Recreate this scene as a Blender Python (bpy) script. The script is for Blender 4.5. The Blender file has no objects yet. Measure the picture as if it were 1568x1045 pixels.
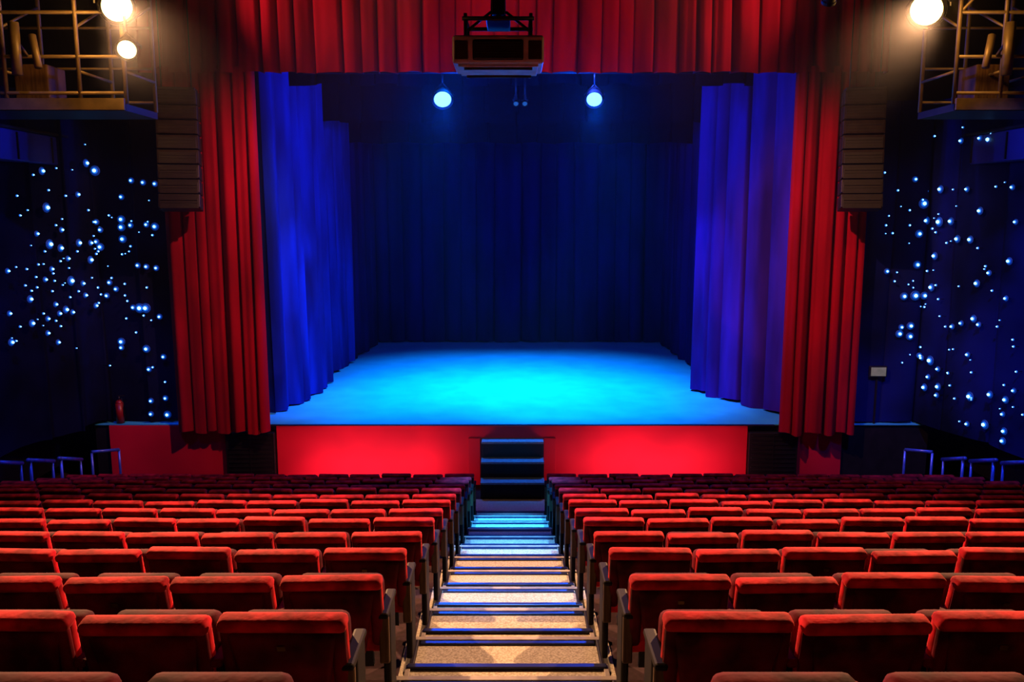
import bpy, bmesh, math, random
from mathutils import Vector, Matrix
random.seed(7)
sc = bpy.context.scene
sc.view_settings.view_transform = 'Standard'
CAM = Vector((0, 0, 5.27)); PITCH = math.radians(8.53); F = 1280.0

# ------------------------------------------------------------ materials
def mat(name, col, rough=0.6, metal=0.0, col2=None, scale=8.0, bump=0.0, bscale=None, emit=None, estr=0.0, sheen=0.0, sheencol=None, stretch=None, spec=0.5):
    m = bpy.data.materials.new(name); m.use_nodes = True
    nt = m.node_tree; p = nt.nodes['Principled BSDF']
    p.inputs['Base Color'].default_value = (*col, 1)
    p.inputs['Roughness'].default_value = rough
    p.inputs['Metallic'].default_value = metal
    p.inputs['Specular IOR Level'].default_value = spec
    tc = nt.nodes.new('ShaderNodeTexCoord')
    mp = nt.nodes.new('ShaderNodeMapping'); nt.links.new(tc.outputs['Object'], mp.inputs['Vector'])
    if stretch: mp.inputs['Scale'].default_value = stretch
    n = nt.nodes.new('ShaderNodeTexNoise'); n.inputs['Scale'].default_value = scale; n.inputs['Detail'].default_value = 2.5
    nt.links.new(mp.outputs[0], n.inputs['Vector'])
    if col2 is None: col2 = tuple(c * 0.65 for c in col)
    cr = nt.nodes.new('ShaderNodeValToRGB')
    cr.color_ramp.elements[0].position = 0.35; cr.color_ramp.elements[1].position = 0.65
    cr.color_ramp.elements[0].color = (*col2, 1); cr.color_ramp.elements[1].color = (*col, 1)
    nt.links.new(n.outputs['Fac'], cr.inputs['Fac']); nt.links.new(cr.outputs['Color'], p.inputs['Base Color'])
    if bump > 0:
        n2 = nt.nodes.new('ShaderNodeTexNoise'); n2.inputs['Scale'].default_value = bscale or scale * 6; n2.inputs['Detail'].default_value = 2
        nt.links.new(mp.outputs[0], n2.inputs['Vector'])
        b = nt.nodes.new('ShaderNodeBump'); b.inputs['Strength'].default_value = bump; b.inputs['Distance'].default_value = 0.01
        nt.links.new(n2.outputs['Fac'], b.inputs['Height']); nt.links.new(b.outputs[0], p.inputs['Normal'])
    if emit:
        p.inputs['Emission Color'].default_value = (*emit, 1); p.inputs['Emission Strength'].default_value = estr
    if sheen > 0:
        p.inputs['Sheen Weight'].default_value = sheen; p.inputs['Sheen Roughness'].default_value = 0.4
        p.inputs['Sheen Tint'].default_value = (*(sheencol or (1, .3, .2)), 1)
    return m

M_velvet = mat('seat_velvet', (.58, .010, .026), .8, col2=(.18, .003, .010), scale=9, bump=.35, bscale=22, sheen=.22, sheencol=(1, .25, .15), spec=.08)
M_velvet_shade = mat('seat_velvet_shade', (.11, .002, .010), .8, col2=(.022, .001, .003), scale=6, bump=.3, bscale=24, spec=.10)  # darker copy of the velvet: shade on the seat rears put into colour
M_metal = mat('black_metal', (.012, .012, .016), .45, .3, spec=.3)
M_wood = mat('armrest_wood', (.08, .045, .018), .5, col2=(.04, .02, .01), scale=4, stretch=(8, 1, 1), spec=.2)
M_frame = mat('seat_end_frame', (.008, .006, .006), .6, spec=.1)
M_brass = mat('brass', (.7, .45, .15), .35, 1.0)
M_redcurt = mat('red_curtain_velvet', (.32, .003, .018), .85, col2=(.15, .002, .010), scale=2, stretch=(1, 1, .2), spec=.06)
M_bluecurt = mat('blue_stage_velvet', (.004, .026, .30), .85, col2=(.002, .009, .12), scale=2, stretch=(1, 1, .2), spec=.05)
M_purpcurt = mat('indigo_stage_velvet', (.045, .014, .22), .85, col2=(.020, .006, .10), scale=2, stretch=(1, 1, .2), spec=.05)
M_navy = mat('navy_backdrop_velvet', (.005, .005, .09), .9, col2=(.002, .002, .045), scale=1.5, stretch=(1, 1, .2), spec=.02)
M_black = mat('black_masking_cloth', (.002, .002, .006), .9, spec=.03)
M_starcloth = mat('star_cloth', (.003, .006, .045), .85, col2=(.001, .002, .010), scale=.6, spec=.05)
M_starblue = mat('star_cloth_blue', (.004, .010, .11), .85, col2=(.001, .003, .02), scale=.6, spec=.05)
M_carpet = mat('tan_aisle_carpet', (.46, .43, .35), .95, col2=(.25, .23, .18), scale=70, bump=.4, bscale=200, spec=.1)
M_tier = mat('dark_tier_carpet', (.03, .014, .02), .95, col2=(.02, .01, .012), scale=30, spec=.1)
M_nose = mat('step_nosing', (.012, .018, .06), .3, .3, spec=.8)
M_edge = mat('step_edge_grey', (.28, .25, .20), .6)
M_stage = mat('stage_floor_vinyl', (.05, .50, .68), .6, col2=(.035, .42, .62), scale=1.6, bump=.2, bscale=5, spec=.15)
M_front = mat('stage_front_red', (.62, .010, .034), .65, col2=(.42, .006, .024), scale=.7, spec=.12)
M_wall = mat('dark_wall_paint', (.006, .007, .016), .85, scale=3, spec=.1)
M_ceil = mat('ceiling_black', (.006, .006, .007), .9, scale=3, spec=.1)
M_bluepan = mat('blue_balcony_panel', (.006, .014, .34), .6, scale=2)
M_gantry = mat('gantry_steel', (.13, .090, .040), .5, .3, scale=6)
M_plas = mat('projector_casing', (.30, .27, .23), .45, scale=5)
M_dark = mat('dark_plastic', (.010, .010, .012), .5, scale=5, spec=.25)
M_spk = mat('speaker_cabinet', (.022, .018, .012), .65, scale=8, spec=.08)
M_warm = mat('warm_lens', (1, .8, .4), .4, emit=(1, .84, .40), estr=2.8)
M_bluelens = mat('blue_lens', (.1, .4, 1), .4, emit=(.14, .40, 1), estr=3.4)
M_off = mat('unlit_lens', (.1, .1, .12), .15, spec=.8)
M_bluesm = mat('small_blue_lens', (.05, .2, .6), .3, emit=(.02, .16, .7), estr=.5)
M_star = mat('star_led', (.5, .8, 1), .5, emit=(.14, .46, 1), estr=6)
M_halo = mat('star_glow_disc', (.01, .08, .3), .5, emit=(.004, .11, .65), estr=1.1)  # bloom around a star, built as a glowing disc
M_halo2 = mat('star_glow_rim', (.005, .04, .15), .5, emit=(.0, .03, .28), estr=.55)  # fainter outer part of the built-in star bloom
M_red = mat('extinguisher_red', (.25, .006, .006), .4)
M_sign = mat('sign_plastic', (.25, .30, .18), .5, emit=(.45, .55, .3), estr=.12)
M_rail = mat('rail_paint', (.06, .14, .65), .3, .3, spec=.8)
M_tread = mat('stair_tread', (.16, .32, .44), .4, scale=20)

# ------------------------------------------------------------ mesh builder
class MB:
    def __init__(s): s.bm = bmesh.new(); s.mats = []
    def mi(s, m):
        if m not in s.mats: s.mats.append(m)
        return s.mats.index(m)
    def add(s, tmp, m, smooth=False):
        i = s.mi(m)
        for f in tmp.faces: f.material_index = i; f.smooth = smooth
        me = bpy.data.meshes.new('t'); tmp.to_mesh(me); tmp.free(); s.bm.from_mesh(me); bpy.data.meshes.remove(me)
    def box(s, c, d, m, bev=0, seg=2, rot=None, taper=None, post=None, smooth=False):
        t = bmesh.new(); bmesh.ops.create_cube(t, size=1)
        for v in t.verts:
            k = taper if (taper is not None and v.co.z < 0) else 1
            v.co = Vector((v.co.x * d[0] * k, v.co.y * d[1], v.co.z * d[2]))
        if bev: bmesh.ops.bevel(t, geom=t.edges[:], offset=bev, segments=seg, affect='EDGES', profile=.5)
        M = Matrix.Translation(c)
        if rot is not None: M = M @ rot
        if post is not None: M = post @ M
        t.transform(M); s.add(t, m, smooth)
    def cyl(s, a, b, r, m, r2=None, n=12, caps=True):
        a = Vector(a); b = Vector(b); d = b - a
        t = bmesh.new(); bmesh.ops.create_cone(t, cap_ends=caps, segments=n, radius1=r, radius2=r if r2 is None else r2, depth=d.length)
        q = d.to_track_quat('Z', 'Y').to_matrix().to_4x4()
        t.transform(Matrix.Translation((a + b) / 2) @ q); s.add(t, m, True)
    def sphere(s, c, r, m, sub=2, sc3=None, rot=None):
        t = bmesh.new(); bmesh.ops.create_icosphere(t, subdivisions=sub, radius=r)
        M = Matrix.Translation(c)
        if rot is not None: M = M @ rot
        if sc3: M = M @ Matrix.Diagonal((*sc3, 1))
        t.transform(M); s.add(t, m, True)
    def mesh(s, name):
        me = bpy.data.meshes.new(name); s.bm.to_mesh(me); s.bm.free()
        for m in s.mats: me.materials.append(m)
        return me
    def obj(s, name, loc=(0, 0, 0), parent=None):
        me = s.mesh(name); o = bpy.data.objects.new(name, me); o.location = loc
        sc.collection.objects.link(o)
        if parent: o.parent = parent
        return o
def simple_box(name, lo, hi, m):
    b = MB(); b.box([(lo[i] + hi[i]) / 2 for i in range(3)], [hi[i] - lo[i] for i in range(3)], m); return b.obj(name)

# ------------------------------------------------------------ room shell
TOP = 9.9
simple_box('floor', (-9.3, -5.2, -.2), (9.3, 28.4, 0), M_tier)
simple_box('ceiling', (-9.5, -5.4, TOP + .02), (9.5, 28.6, TOP + .2), M_ceil)
simple_box('wall_left', (-9.5, -5.2, 0), (-9.3, 28.4, TOP), M_wall)
simple_box('wall_right', (9.3, -5.2, 0), (9.5, 28.4, TOP), M_wall)
simple_box('wall_back', (-9.3, -5.4, 0), (9.3, -5.2, TOP), M_wall)
simple_box('wall_stage', (-9.3, 28.4, 0), (9.3, 28.6, TOP), M_wall)
b = MB(); PZ = 1.225
b.box((-7.15, 16.5, (TOP + PZ) / 2), (4.2, .2, TOP - PZ), M_wall); b.box((7.45, 16.5, (TOP + PZ) / 2), (3.6, .2, TOP - PZ), M_wall)
b.box((.35, 16.5, (8.0 + TOP) / 2), (10.3, .2, TOP - 8.0), M_wall)
b.obj('wall_proscenium')

# ------------------------------------------------------------ tiers + aisle
Y0, Z0, DY, DZ = 2.98, 2.92, .88, .232
def rowy(k): return Y0 + DY * k
def rowz(k): return Z0 - DZ * k
b = MB()
for k in range(-8, 13):
    y1 = rowy(k) + .50; y0 = y1 - DY
    b.box((0, (y0 + y1) / 2, rowz(k) / 2 + .001), (18.5, y1 - y0, rowz(k)), M_tier)
b.obj('seating_tiers')
b = MB()
ax0, ax1 = -.70, .64; ac = (ax0 + ax1) / 2; aw = ax1 - ax0
for k in range(-8, 13):
    y1 = rowy(k) + .50; z = rowz(k)
    b.box((ac, y1 - DY / 2, z + .006), (aw, DY - .004, .012), M_carpet)
    b.box((ac, y1 - .022, z + .016), (aw, .044, .022), M_edge, bev=.004)
    b.box((ac, y1 - .070, z + .016), (aw * .86, .040, .018), M_nose, bev=.005)
    if k < 12:
        zz = z - DZ / 2; hw = aw - .17
        b.box((ac, y1 + .17, zz - DZ / 4), (hw, .338, DZ / 2 - .002), M_carpet)
        b.box((ac, y1 + .17, zz + .004), (hw + .03, .338, .012), M_carpet)
        b.box((ac, y1 + .312, zz + .018), (hw + .03, .048, .022), M_nose, bev=.006)
        for sx in (-1, 1):
            b.box((ac + sx * (hw / 2 + .008), y1 + .17, zz + .012), (.03, .338, .018), M_edge, bev=.003)
b.obj('aisle_stairs')
simple_box('aisle_carpet', (ax0, rowy(12) + .51, 0), (ax1, 15.05, .012), M_carpet)

# ------------------------------------------------------------ seats
SW = .53; NS = 13
def seat_row_mesh(seed):
    rr = random.Random(seed); b = MB()
    for i in range(NS):
        x = (i + .5) * SW
        lean = math.radians(13 + rr.uniform(-2.5, 2.5))
        P = Matrix.Translation((x + rr.uniform(-.006, .006), .165, .360 + rr.uniform(-.008, .008))) @ Matrix.Rotation(lean, 4, 'X') @ Matrix.Rotation(math.radians(rr.uniform(-1.5, 1.5)), 4, 'Z')
        b.box((0, .012, .225), (.490, .060, .44), M_velvet, bev=.027, seg=3, post=P, smooth=True)
        b.box((0, -.006, .437), (.500, .088, .056), M_velvet, bev=.025, seg=3, post=P, smooth=True)
        b.box((0, -.032, .212), (.425, .050, .40), M_velvet_shade, bev=.022, seg=3, taper=.68, post=P, smooth=True)
        for sx in (-1, 1):
            b.box((sx * .213, -.022, .25), (.060, .042, .36), M_velvet_shade, bev=.02, seg=2, post=P, smooth=True)
        b.box((0, 0, -.03), (.36, .03, .10), M_metal, post=P)
        b.box((x, .30, .53), (.445, .11, .40), M_velvet_shade, bev=.04, seg=3, rot=Matrix.Rotation(math.radians(8), 4, 'X'), smooth=True)
        b.box((x, .365, .51), (.40, .02, .34), M_wood, bev=.006, rot=Matrix.Rotation(math.radians(8), 4, 'X'))
        b.cyl((x - .23, .27, .38), (x + .23, .27, .38), .018, M_metal, n=8)
        if (i + seed) % 3 == 0:
            t = P @ Vector((0, -.063, .36)); b.box(t, (.030, .006, .020), M_brass, rot=Matrix.Rotation(lean, 4, 'X'))
    for i in range(NS + 1):
        x = i * SW; end = i in (0, NS)
        if end:
            x += .018 if i == 0 else -.018
            b.box((x, .27, .32), (.040, .18, .54), M_frame, bev=.012, seg=2)
            b.box((x, .22, .60), (.055, .30, .032), M_frame, bev=.012, seg=2)
            b.box((x, .11, .46), (.050, .030, .25), M_wood, bev=.008)
            b.box((x, .26, .02), (.06, .40, .03), M_frame, bev=.008)
        else:
            b.box((x, .26, .33), (.035, .28, .54), M_frame, bev=.008)
            b.box((x, .25, .615), (.050, .36, .035), M_velvet_shade, bev=.014, seg=2)
            b.box((x, .26, .012), (.06, .42, .022), M_frame)
    return b.mesh('theater_seat_row_mesh')
vars_ = [seat_row_mesh(s) for s in range(4)]
for k in range(-2, 13):
    for side, x in ((0, -.625 - SW * NS), (1, .565)):
        o = bpy.data.objects.new('theater_seat_row', vars_[(k * 2 + side) % 4])
        o.location = (x, rowy(k) - .02, rowz(k) + .004); sc.collection.objects.link(o)

# ------------------------------------------------------------ curtains
def curtain(name, path, z0, z1, period, amp, m, seed=0, nz=14, hem=.03, flip=False):
    rr = random.Random(seed); pts = [Vector(p) for p in path]
    seg = [(pts[i + 1] - pts[i]).length for i in range(len(pts) - 1)]; L = sum(seg)
    n = max(8, int(L / period * 16)); bm = bmesh.new(); grid = []
    ph = [rr.uniform(0, 6.28) for _ in range(6)]
    for i in range(n + 1):
        s = L * i / n; a = s; j = 0
        while j < len(seg) - 1 and a > seg[j]: a -= seg[j]; j += 1
        d = (pts[j + 1] - pts[j]).normalized(); p = pts[j] + d * a; nrm = Vector((d.y, -d.x)) * (-1 if flip else 1)
        col = []
        for q in range(nz + 1):
            t = q / nz; z = z0 + (z1 - z0) * t
            w = 2 * math.pi * s / period + 1.2 * math.sin(s * 1.5 / period + ph[0]) + .7 * math.sin(s * .6 / period + ph[1]) + .35 * math.sin(t * 2.2 + s * .8 + ph[2]) * (1 - t)
            A = amp * (.70 + .30 * math.sin(s * .8 / period + ph[3])) * (1.15 - .30 * t)
            f = 2.0 * abs(math.sin(w / 2)) ** .75 - 1.0 + .22 * math.sin(w * 1.5 + ph[4]) + .08 * math.sin(3.7 * w + ph[5])
            side = .16 * period * math.sin(w)
            pp = p + nrm * (A * f) - d * side
            zz = z + (hem * math.sin(w * .5 + ph[2]) if q == 0 else 0)
            col.append(bm.verts.new((pp.x, pp.y, zz)))
        grid.append(col)
    for i in range(n):
        for q in range(nz):
            f = bm.faces.new((grid[i][q], grid[i + 1][q], grid[i + 1][q + 1], grid[i][q + 1])); f.smooth = True
    me = bpy.data.meshes.new(name); bm.to_mesh(me); bm.free(); me.materials.append(m)
    o = bpy.data.objects.new(name, me); sc.collection.objects.link(o); return o

SZ = 1.22
curtain('red_valance_curtain', [(-6.75, 15.78), (6.85, 15.78)], 7.84, 9.88, .36, .15, M_redcurt, 3, nz=6, hem=.01)
curtain('red_stage_curtain', [(-6.50, 15.80), (-4.72, 15.80)], 1.12, 7.95, .27, .16, M_redcurt, 11)
curtain('red_stage_curtain', [(5.20, 15.80), (6.60, 15.80)], 1.10, 7.95, .26, .16, M_redcurt, 22)
Sz = SZ + .035
curtain('blue_wing_curtain', [(-5.05, 16.75), (-4.78, 18.4), (-4.55, 20.1)], Sz, 9.2, .62, .30, M_bluecurt, 5)
curtain('blue_wing_curtain', [(-4.9, 20.6), (-4.45, 23.0)], Sz, 9.2, .7, .20, M_bluecurt, 6)
curtain('blue_wing_curtain', [(-4.6, 23.4), (-4.3, 26.3)], Sz, 9.2, .6, .12, M_navy, 7)
curtain('blue_wing_curtain', [(5.55, 16.8), (5.0, 17.9), (4.38, 19.4)], Sz, 9.2, .60, .28, M_purpcurt, 8, flip=True)
curtain('blue_wing_curtain', [(5.0, 19.8), (4.90, 22.8)], Sz, 9.2, .6, .14, M_navy, 9, flip=True)
curtain('blue_wing_curtain', [(4.9, 23.2), (4.75, 26.3)], Sz, 9.2, .6, .12, M_navy, 10, flip=True)
curtain('navy_backdrop_curtain', [(-5.2, 26.8), (5.9, 26.8)], Sz, 9.6, .6, .18, M_navy, 12)
for i, (y, z) in enumerate(((17.9, 7.95), (20.25, 7.45), (23.0, 7.20))):
    curtain('black_border_curtain', [(-6.5, y), (6.9, y)], z, 9.8, .6, .06, M_black, 30 + i, nz=4)

# star cloth drapes with LEDs
PL = [(-6.35, 16.15), (-7.95, 16.1), (-8.75, 13.0), (-8.95, 6.0)]
PR = [(6.45, 16.15), (8.0, 16.1), (8.75, 13.0), (8.95, 6.0)]
curtain('star_cloth_drape', PL, 1.26, 7.4, .8, .09, M_starcloth, 41)
curtain('star_cloth_drape', PR, 1.26, 7.4, .8, .09, M_starblue, 42)
for s in (-1, 1):
    b = MB(); b.box((s * 8.85, 12.3, .95), (.10, 7.0, 1.0), M_wall, bev=.01); b.obj('trim_1' if s < 0 else 'trim_2')
def survey(path, az, el):
    for (x0, y0), (x1, y1) in zip(path[:-1], path[1:]):
        den = (x1 - x0) - az * (y1 - y0)
        if abs(den) < 1e-6: continue
        t = (az * y0 - x0) / den
        if 0 <= t <= 1:
            y = y0 + t * (y1 - y0); return Vector((x0 + t * (x1 - x0), y, CAM.z + el * y)), Vector((y1 - y0, -(x1 - x0), 0)).normalized()
    return None
LS = "55 262 4,123 250 4,150 262 5,40 268 2,62 318 5,110 298 3,20 330 2,47 358 3,85 352 3,67 374 5,84 380 4,112 372 4,130 372 3,130 398 4,95 396 3,82 400 2,70 412 3,48 405 2,30 412 2,60 428 3,73 430 2,100 430 5,118 434 3,122 452 3,97 455 2,37 458 4,76 466 3,92 474 4,102 478 3,82 480 3,64 488 3,56 480 2,40 495 4,5 480 3,8 524 4,64 510 3,80 524 3,152 340 3,158 352 3,152 370 3,158 378 4,190 336 4,190 348 4,204 345 3,192 366 4,228 344 3,241 347 4,205 277 3,223 280 3,241 282 3,190 302 3,215 406 3,228 408 3,243 410 3,172 432 3,182 442 3,168 452 3,160 450 2,196 434 2,200 460 2,218 471 5,227 471 5,248 484 3,208 470 3,190 522 4,190 531 3,228 533 4,254 545 3,232 564 3,235 612 3,257 608 3,235 632 3,260 633 4,257 583 2,138 468 3,125 322 2,133 340 2,75 345 2,58 385 2,108 385 2,140 385 2,46 440 2,110 446 2,20 500 2,172 330 2,176 425 2,238 360 2,15 300 2,90 300 2,2 415 3"
RS = "1397 275 3,1410 312 5,1449 290 4,1490 290 3,1430 293 2,1362 357 2,1403 358 4,1428 338 4,1447 340 5,1465 339 4,1510 323 4,1475 366 4,1495 367 4,1440 392 4,1400 405 4,1354 415 3,1365 430 2,1435 440 4,1380 453 4,1397 452 5,1411 452 4,1447 458 2,1505 434 4,1524 418 3,1555 400 4,1550 457 3,1481 495 3,1500 488 4,1467 500 3,1508 497 3,1458 500 2,1376 500 3,1390 498 4,1373 510 4,1389 514 4,1404 530 2,1403 543 3,1420 548 3,1433 552 5,1445 565 3,1430 577 3,1424 593 4,1445 592 4,1443 605 3,1491 543 3,1498 570 2,1494 607 5,1525 604 4,1549 612 4,1490 649 3,1517 650 5,1545 634 3,1547 660 4,1545 675 4,1562 598 3,1352 345 2,1350 265 2,1370 292 2,1560 287 3,1524 214 5,1481 216 3,1510 212 3,1536 286 2,1415 490 2,1460 372 2,1508 380 2,1430 415 2,1565 340 3,1530 445 2,1538 500 2,1422 350 2,1388 345 2,1472 610 2,1562 520 2"
cp, sp = math.cos(PITCH), math.sin(PITCH)
rs = random.Random(5)
for lst, path in ((LS, PL), (RS, PR)):
    b = MB(); S = [tuple(map(float, e.split())) for e in lst.split(',')]
    for i in range(55):
        c = rs.choice(S[:70]); S.append((c[0] + rs.gauss(0, 28), c[1] + rs.gauss(0, 28), rs.choice((1.2, 1.6, 2))))
    for u, v, r in S:
        if u > 262 and path is PL: continue
        if u < 1345 and path is PR: continue
        x = (u - 784) / F; y = -(v - 522.5) / F
        fy = cp + y * sp; fz = -sp + y * cp
        h = survey(path, x / fy, fz / fy)
        if not h: continue
        p, n = h
        if n.dot(CAM - p) < 0: n = -n
        p = p + n * .16; rad = r * .58 * p.y / F
        q = n.to_track_quat('Z', 'Y').to_matrix().to_4x4()
        b.sphere(p, rad, M_star, sub=1)
        b.sphere(p - n * .02, rad * 1.7, M_halo, sub=2, sc3=(1, 1, .15), rot=q)  # emissive disc stands in for the glow around the star
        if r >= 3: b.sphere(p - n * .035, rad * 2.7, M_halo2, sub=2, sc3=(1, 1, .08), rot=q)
        b.cyl(p, p - n * .17, rad * .4, M_dark, n=5)
    b.obj('star_cloth_led_lights')

# ------------------------------------------------------------ stage
simple_box('stage_platform', (-8.2, 16.02, 0), (8.2, 28.38, SZ - .02), M_dark)
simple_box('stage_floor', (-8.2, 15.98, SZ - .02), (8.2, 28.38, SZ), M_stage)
b = MB()
for x0, x1 in ((-7.9, -5.62), (-4.62, 4.62), (5.60, 6.48)):
    b.box(((x0 + x1) / 2, 15.985, .60), (x1 - x0, .06, 1.19), M_front, bev=.002)
b.box((.2, 15.965, SZ - .012), (9.9, .08, .022), M_nose, bev=.006)
for sx in (-1, 1): b.box((sx * .74, 15.93, .48), (.24, .05, .95), M_front, bev=.01)
b.obj('stage_front_panel')
for x in (-5.12, 5.11):
    b = MB(); b.box((x, 15.93, .56), (.96, .14, 1.04), M_dark, bev=.02)
    for i in range(11): b.box((x, 15.855, .12 + i * .09), (.86, .012, .03), M_metal, bev=.004)
    for sx in (-.46, 0, .46): b.box((x + sx, 15.855, .57), (.02, .02, .98), M_dark)
    b.box((x, 15.92, .02), (.98, .18, .04), M_dark)
    b.obj('subwoofer_speaker')
b = MB()
for i, z in enumerate((.95, .64, .33)):
    yf = 15.68 - .3 * i
    b.box((.01, yf + .14, z - .02), (1.20, .34, .04), M_tread, bev=.006)
    b.box((.01, yf + .03, z - .175), (1.14, .03, .27), M_dark)
    b.box((.01, yf - .02, z - .012), (1.20, .03, .03), M_tread, bev=.004)
for sx in (-1, 1):
    for i, z in enumerate((.95, .64, .33)):
        b.box((.01 + sx * .575, 15.83 - .3 * i, (z - .04) / 2), (.05, .30, z - .04), M_dark)
b.obj('stage_stairs')
fls = []
for xa, xb in ((-4.6, -.8), (.8, 4.7)):
    b = MB(); b.box(((xa + xb) / 2, 14.42, .07), (xb - xa, .16, .14), M_dark, bev=.01)  # trough added behind the front seats to light the red stage front
    for i in range(7): b.cyl((xa + .25 + i * .55, 14.47, .10), (xa + .25 + i * .55, 14.53, .13), .05, M_off)
    fls.append((b.obj('added_fill_trough'), xa, xb))

# ------------------------------------------------------------ spotlights
def fixture(name, loc, aim, energy, color, angle, hang, lens=M_off, r=.13, blend=.5, size=.06, body=M_dark, rod=True):
    loc = Vector(loc); aim = Vector(aim); q = (aim - loc).to_track_quat('-Z', 'Y').to_matrix().to_4x4()
    M = Matrix.Translation(loc) @ q; inv = M.inverted(); b = MB()
    b.cyl((0, 0, .0), (0, 0, .26), r * 1.08, body, r2=r * .95, n=20, caps=False)
    b.cyl((0, 0, .26), (0, 0, .42), r * .95, body, r2=r * .55, n=20)
    b.cyl((0, 0, .02), (0, 0, .03), r * .96, lens, n=24)
    b.cyl((0, 0, -.01), (0, 0, .03), r * 1.2, body, r2=r * 1.2, n=20, caps=False)
    for sx in (-1, 1):
        b.box((sx * r * 1.25, 0, .18), (.015, .05, .05), M_metal)
        b.cyl((sx * r * 1.3, 0, .18), inv @ (loc + Vector((0, 0, r * 1.9))) , .012, M_metal, n=6)
    if rod: b.cyl(inv @ (loc + Vector((0, 0, r * 1.9))), inv @ Vector((loc.x, loc.y, hang)), .018, M_metal, n=8)
    o = b.obj(name); o.matrix_world = M
    if energy > 0:
        l = bpy.data.lights.new('lamp', 'SPOT'); l.energy = energy; l.color = color; l.spot_size = math.radians(angle); l.spot_blend = blend; l.shadow_soft_size = size
        lo = bpy.data.objects.new('lamp', l); sc.collection.objects.link(lo); lo.parent = o; lo.location = (0, 0, -.06)
    return o
def glow_point(po, p, e, c, r=.1):  # point light added ahead of a lamp for spill and glow
    l = bpy.data.lights.new('added_lamp_glow', 'POINT'); l.energy = e; l.color = c; l.shadow_soft_size = r
    lo = bpy.data.objects.new('added_lamp_glow', l); sc.collection.objects.link(lo); lo.parent = po
    lo.matrix_parent_inverse = po.matrix_world.inverted(); lo.location = p
WARM = (1, .48, .22)
a1 = fixture('warm_spotlight', (-5.45, 12.1, 8.12), (.5, 4.2, 3.0), 12500, WARM, 72, 9.0, M_warm, r=.21, blend=1)
a2 = fixture('warm_spotlight', (-5.36, 12.1, 7.55), (-3, 3.5, 3.0), 1500, WARM, 70, 8.0, M_warm, r=.13, blend=.9)
a3 = fixture('warm_spotlight', (5.72, 12.1, 8.08), (-.5, 4.2, 3.0), 12500, WARM, 72, 9.0, M_warm, r=.22, blend=1)
bpy.context.view_layer.update()
for o, x, z, e in ((a1, -5.45, 8.0, 120), (a3, 5.72, 8.0, 130), (a2, -5.38, 7.48, 35)): glow_point(o, (x, 11.75, z), e, (1, .46, .10), .12)
b1 = fixture('blue_spotlight', (-1.40, 17.4, 7.58), (-.6, 9.0, .9), 900, (.0, .10, 1), 40, 8.1, M_bluelens, r=.18, blend=.9)
b2 = fixture('blue_spotlight', (1.66, 17.4, 7.58), (.9, 9.0, .9), 900, (.0, .10, 1), 40, 8.1, M_bluelens, r=.16, blend=.9)
bpy.context.view_layer.update()
glow_point(b1, (-1.38, 17.05, 7.42), 480, (.0, .07, 1)); glow_point(b2, (1.64, 17.05, 7.42), 420, (.0, .07, 1))
for x in (.08, .26): fixture('blue_spotlight', (x, 17.4, 7.50), (x, 12, 4), 0, (.05, .3, 1), 50, 8.1, M_bluesm, r=.05)
CY = (0, .29, 1)
for x, ax, y, e in ((-2.4, -1.25, 18.0, 7600), (2.7, 1.45, 18.0, 7600), (-1.8, -1.3, 20.7, 4400), (2.2, 1.5, 20.7, 4400)):
    fixture('unseen_blue_wash', (x, y, 8.45), (ax, y + .3, 1.2), e, CY, 66, 9.6, r=.12, blend=1.0)
fixture('unseen_blue_wash', (-.6, 16.95, 8.8), (-4.8, 18.0, 2.4), 4600, (.0, .13, 1), 33, 9.6, r=.12, blend=1)  # unseen, added to bring out the left wing folds
fixture('unseen_blue_wash', (1.2, 16.95, 8.8), (4.5, 19.0, 2.8), 4000, (.03, .08, 1), 33, 9.6, r=.12, blend=1)  # unseen, added to bring out the right wing folds
fixture('unseen_blue_wash', (.3, 22.6, 8.9), (.3, 26.8, 2.0), 360, (.0, .03, 1), 66, 9.6, r=.12, blend=1)  # unseen, added to lift the backdrop with weak deep blue
b = MB()
for y, z in ((17.4, 8.12), (18.0, 9.62), (20.7, 9.62), (16.95, 9.62), (22.6, 9.62)):
    b.cyl((-4.2, y, z), (4.1, y, z), .03, M_metal)
    for x in (-4, -1.3, 1.3, 4): b.cyl((x, y, z), (x, y, 9.88), .008, M_metal, n=6)
b.obj('lighting_batten')
for sx in (-1, 1):  # spots added above the view to throw blue on the far steps
    fixture('added_aisle_fill', (sx * 1.5, 9.8, 9.2), (-.03, 12.6, .4), 17000, (.03, .36, 1), 15, 9.88, blend=.8)
    fixture('added_aisle_fill', (sx * 1.6, 9.3, 9.2), (-.03, 9.9, 1.2), 9000, (.08, .38, 1), 15, 9.88, blend=1)
fixture('added_aisle_fill', (-.03, 8.0, 9.2), (-.03, 6.9, 2.2), 3000, (.12, .38, 1), 18, 9.88, blend=1)  # one more added overhead for the nearer steps
RW = (1, .34, .24)
fixture('house_and_added_spot', (-.6, 11.0, 9.3), (-5.6, 15.8, 4.2), 2700, RW, 50, 9.88, blend=1)  # unseen spot, added across the stage to shape left curtain folds
fixture('house_and_added_spot', (1.2, 11.0, 9.3), (5.9, 15.8, 4.2), 2700, RW, 50, 9.88, blend=1)  # its added counterpart for the right curtain
fixture('house_and_added_spot', (-6.3, 14.2, 9.3), (-1.0, 15.8, 8.9), 520, RW, 70, 9.88, blend=1)  # unseen spot added at the side to graze the valance pleats
fixture('house_and_added_spot', (6.5, 14.2, 9.3), (1.4, 15.8, 8.9), 520, RW, 70, 9.88, blend=1)  # same added grazing light from the other side
fixture('house_and_added_spot', (.2, 11.4, 9.3), (.2, 15.8, 8.7), 260, RW, 85, 9.88, blend=1)  # unseen weak fill added for the valance
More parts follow.
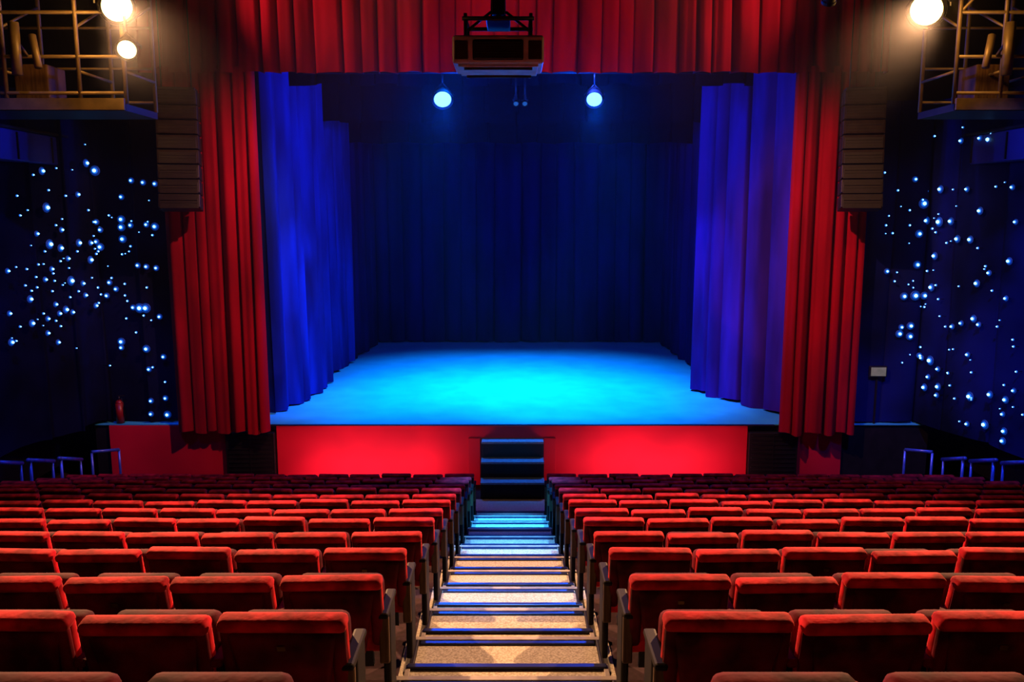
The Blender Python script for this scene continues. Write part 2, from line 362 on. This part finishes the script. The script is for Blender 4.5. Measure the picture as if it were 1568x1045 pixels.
fixture('house_and_added_spot', (6.0, 9.0, 9.2), (8.3, 14.3, 1.4), 2600, (.02, .10, 1), 42, 9.88, blend=.9)  # unseen blue spot added to brighten the right star cloth
fixture('house_and_added_spot', (-6.0, 9.0, 9.2), (-8.3, 13.2, 3.0), 1000, (.02, .08, 1), 50, 9.88, blend=.9)  # weaker blue spot added for the left star cloth
for fl, xa, xb in fls:
    l = bpy.data.lights.new('added_front_fill', 'AREA'); l.shape = 'RECTANGLE'; l.size = xb - xa - 1.2; l.size_y = .08; l.energy = 36; l.color = (1, .24, .36); l.spread = math.radians(110)  # added area light that brightens the stage front
    lo = bpy.data.objects.new('added_front_fill', l); sc.collection.objects.link(lo); lo.parent = fl
    lo.location = ((xa + xb) / 2, 14.56, .17); lo.rotation_euler = (Vector((0, 1.4, .3))).to_track_quat('-Z', 'Y').to_euler()

# ------------------------------------------------------------ gantries
for s in (-1, 1):
    b = MB(); g = M_gantry
    xs = (5.5, 6.15, 7.2, 8.2) if s < 0 else (6.30, 6.95, 7.6, 8.4)
    for x in xs:
        b.cyl((s * x, 12.3, 6.85), (s * x, 12.3, 9.88), .03, g); b.cyl((s * x, 13.3, 6.85), (s * x, 13.3, 9.88), .03, g)
        b.cyl((s * x, 12.3, 7.3), (s * x, 13.3, 7.3), .022, g); b.cyl((s * x, 12.3, 7.9), (s * x, 13.3, 8.4), .02, g)
    for z in (7.0, 7.5, 8.1):
        b.cyl((s * xs[0], 12.3, z), (s * 9.28, 12.3, z), .025, g); b.cyl((s * xs[0], 13.3, z), (s * 9.28, 13.3, z), .02, g)
    b.cyl((s * xs[0], 12.3, 8.1), (s * xs[1], 12.3, 8.8), .02, g)
    b.box((s * (xs[0] + 9.28) / 2, 12.8, 6.80), (9.28 - xs[0], 1.1, .10), M_dark)
    b.box((s * (xs[0] + 9.28) / 2, 12.25, 6.84), (9.28 - xs[0], .06, .16), g)
    inner = min(xs[0], 5.4 if s < 0 else 5.6)
    b.cyl((s * inner, 12.1, 8.95), (s * 9.28, 12.1, 8.95), .03, g)
    b.box((s * 7.0, 12.85, 7.15), (.5, .5, .6), M_wood, bev=.02); b.box((s * 7.9, 12.85, 7.25), (.35, .4, .8), M_dark, bev=.02)
    b.cyl((s * 6.85, 12.0, 7.2), (s * 6.85, 12.0, 7.9), .07, g); b.cyl((s * 6.85, 12.0, 7.7), (s * 6.85, 12.3, 7.5), .02, g)
    b.cyl((s * 6.55, 12.0, 7.3), (s * 6.66, 12.1, 7.75), .05, g)
    b.obj('lighting_gantry')
for s in (-1, 1):
    b = MB()
    b.box((s * 8.73, 11.0, 6.42), (1.1, 9.6, .50), M_bluepan, bev=.02)
    b.box((s * 8.71, 11.0, 6.70), (1.14, 9.7, .05), M_dark, bev=.01)
    for i in range(9): b.box((s * 8.17, 6.8 + i * 1.05, 6.42), (.02, .03, .44), M_dark)
    b.obj('side_balcony_front')

# ------------------------------------------------------------ line array speakers
for x, yaw in ((-5.92, 12), (6.22, -12)):
    b = MB()
    b.box((0, .1, 2.12), (.66, .36, .05), M_metal, bev=.01)
    for sx in (-.25, .25): b.cyl((sx, .1, 2.12), (sx, .1, 4.50), .012, M_metal, n=6)
    for i in range(8):
        z = 1.97 - i * .262; ang = math.radians(-i * 1.6); y = -.004 * i * i
        R = Matrix.Rotation(ang, 4, 'X'); cab = M_spk if i < 5 else M_dark  # upper cabinets browner: lamplight on them put into the colour
        b.box((0, y + .10, z), (.70, .40, .240), cab, bev=.015, rot=R)
        b.box((0, y - .105, z), (.64, .015, .195), M_spk if i < 3 else M_dark, bev=.004, rot=R)  # upper grilles take the same lit tone
        for j in range(3): b.box((0, y - .115, z - .05 + j * .05), (.60, .008, .012), M_metal, rot=R)
        for sx in (-.345, .345): b.box((sx, y + .05, z), (.03, .05, .25), M_metal, rot=R)
    o = b.obj('line_array_speaker', (x, 15.2, 5.36)); o.rotation_euler = (0, 0, math.radians(yaw))

# ------------------------------------------------------------ projector
b = MB(); X, Y = -.17, 11.0
b.box((X, Y, 7.28), (1.12, .80, .34), M_plas, bev=.04, seg=3)
b.box((X, Y, 7.10), (.98, .70, .04), M_plas, bev=.01)
b.box((X, Y - .405, 7.27), (.62, .03, .24), M_dark, bev=.02)
for i in range(7): b.box((X, Y - .423, 7.18 + i * .03), (.54, .008, .010), M_metal)
for sx in (-1, 1):
    b.box((X + sx * .45, Y - .405, 7.27), (.16, .02, .22), M_spk, bev=.01)
    for yy in (-.3, .3):
        b.cyl((X + sx * .40, Y + yy, 7.05), (X + sx * .40, Y + yy, 7.72), .022, M_metal)
    b.cyl((X + sx * .40, Y - .3, 7.68), (X + sx * .40, Y + .3, 7.68), .022, M_metal)
    b.cyl((X + sx * .40, Y - .3, 7.5), (X + sx * .1, Y, 7.80), .018, M_metal)
for yy in (-.3, .3):
    b.cyl((X - .44, Y + yy, 7.66), (X + .44, Y + yy, 7.66), .026, M_metal); b.cyl((X - .42, Y + yy, 7.07), (X + .42, Y + yy, 7.07), .02, M_metal)
b.cyl((X, Y + .38, 7.28), (X, Y + .52, 7.28), .11, M_dark, n=20)
b.box((X, Y, 7.66), (.30, .66, .05), M_metal, bev=.01); b.cyl((X, Y, 7.66), (X, Y, 9.88), .035, M_metal)
b.box((X, Y, 7.85), (.16, .16, .18), M_metal, bev=.01)
b.cyl((X + .08, Y, 7.7), (X + .05, Y, 9.8), .015, M_dark, n=8); b.cyl((X - .09, Y, 7.7), (X - .05, Y, 9.8), .012, M_dark, n=8)
b.obj('projector')
fixture('house_and_added_spot', (4.15, 11.5, 8.05), (4.4, 14, 6), 0, WARM, 40, 9.88, r=.08)

# ------------------------------------------------------------ hand rails, sign, extinguisher
for s in (-1, 1):
    b = MB()
    for k in range(6, 13):
        y = rowy(k) + .2; z = rowz(k); x = s * 7.66; h = 1.02
        b.cyl((x, y, z + .004), (x, y, z + h), .024, M_rail); b.cyl((x, y + .62, z - (DZ if k < 12 else z) + .006), (x, y + .62, z + h - .16), .02, M_rail)
        b.cyl((x, y - .05, z + h + .05), (x, y + .66, z + h - .18), .034, M_rail); b.sphere((x, y - .05, z + h + .05), .036, M_rail)
        b.cyl((x, y, z + .52), (x, y + .62, z + .34), .016, M_rail)
    for (xa, ya), (xb, yb) in (((7.55, 14.55), (7.25, 14.95)),):
        b.cyl((s * xa, ya, .004), (s * xa, ya, 1.05), .022, M_rail); b.cyl((s * xb, yb, .004), (s * xb, yb, 1.0), .022, M_rail)
        b.cyl((s * xa, ya, 1.07), (s * xb, yb, 1.0), .03, M_rail); b.cyl((s * xa, ya, .5), (s * xb, yb, .47), .016, M_rail)
    b.obj('aisle_handrail')
b = MB(); p = Vector((-7.72, 16.07, 1.222))
b.cyl(p, p + Vector((0, 0, .40)), .075, M_red, n=20); b.sphere(p + Vector((0, 0, .40)), .075, M_red); b.cyl(p + Vector((0, 0, .45)), p + Vector((0, 0, .54)), .022, M_metal)
b.box(p + Vector((.04, 0, .55)), (.14, .03, .025), M_metal, bev=.005); b.cyl(p + Vector((.05, 0, .50)), p + Vector((.10, -.02, .12)), .012, M_dark)
b.obj('fire_extinguisher')
b = MB(); b.box((7.12, 16.0, 2.27), (.34, .06, .22), M_dark, bev=.012); b.box((7.12, 15.965, 2.27), (.29, .012, .17), M_sign, bev=.004)
b.box((7.12, 16.03, 1.74), (.03, .03, 1.03), M_dark)
b.obj('exit_sign')

# ------------------------------------------------------------ haze volume added for glow around the lamps
mh = bpy.data.materials.new('added_glow_haze'); mh.use_nodes = True; nt = mh.node_tree; nt.nodes.clear()
out = nt.nodes.new('ShaderNodeOutputMaterial'); vs = nt.nodes.new('ShaderNodeVolumeScatter'); vs.inputs['Density'].default_value = .0040; vs.inputs['Anisotropy'].default_value = .4
nt.links.new(vs.outputs[0], out.inputs['Volume'])
b = MB(); b.box((0, 14.5, 5.7), (16.6, 6.2, 8.2), mh); b.obj('added_glow_haze')

# ------------------------------------------------------------ world / camera
w = bpy.data.worlds.new('World'); sc.world = w; w.use_nodes = True
w.node_tree.nodes['Background'].inputs[0].default_value = (.02, .02, .05, 1); w.node_tree.nodes['Background'].inputs[1].default_value = .3
cam = bpy.data.cameras.new('Camera'); cam.lens = 36 * F / 1568; cam.sensor_width = 36; cam.clip_end = 200
co = bpy.data.objects.new('Camera', cam); co.location = CAM; co.rotation_euler = (math.pi / 2 - PITCH, 0, 0)
sc.collection.objects.link(co); sc.camera = co
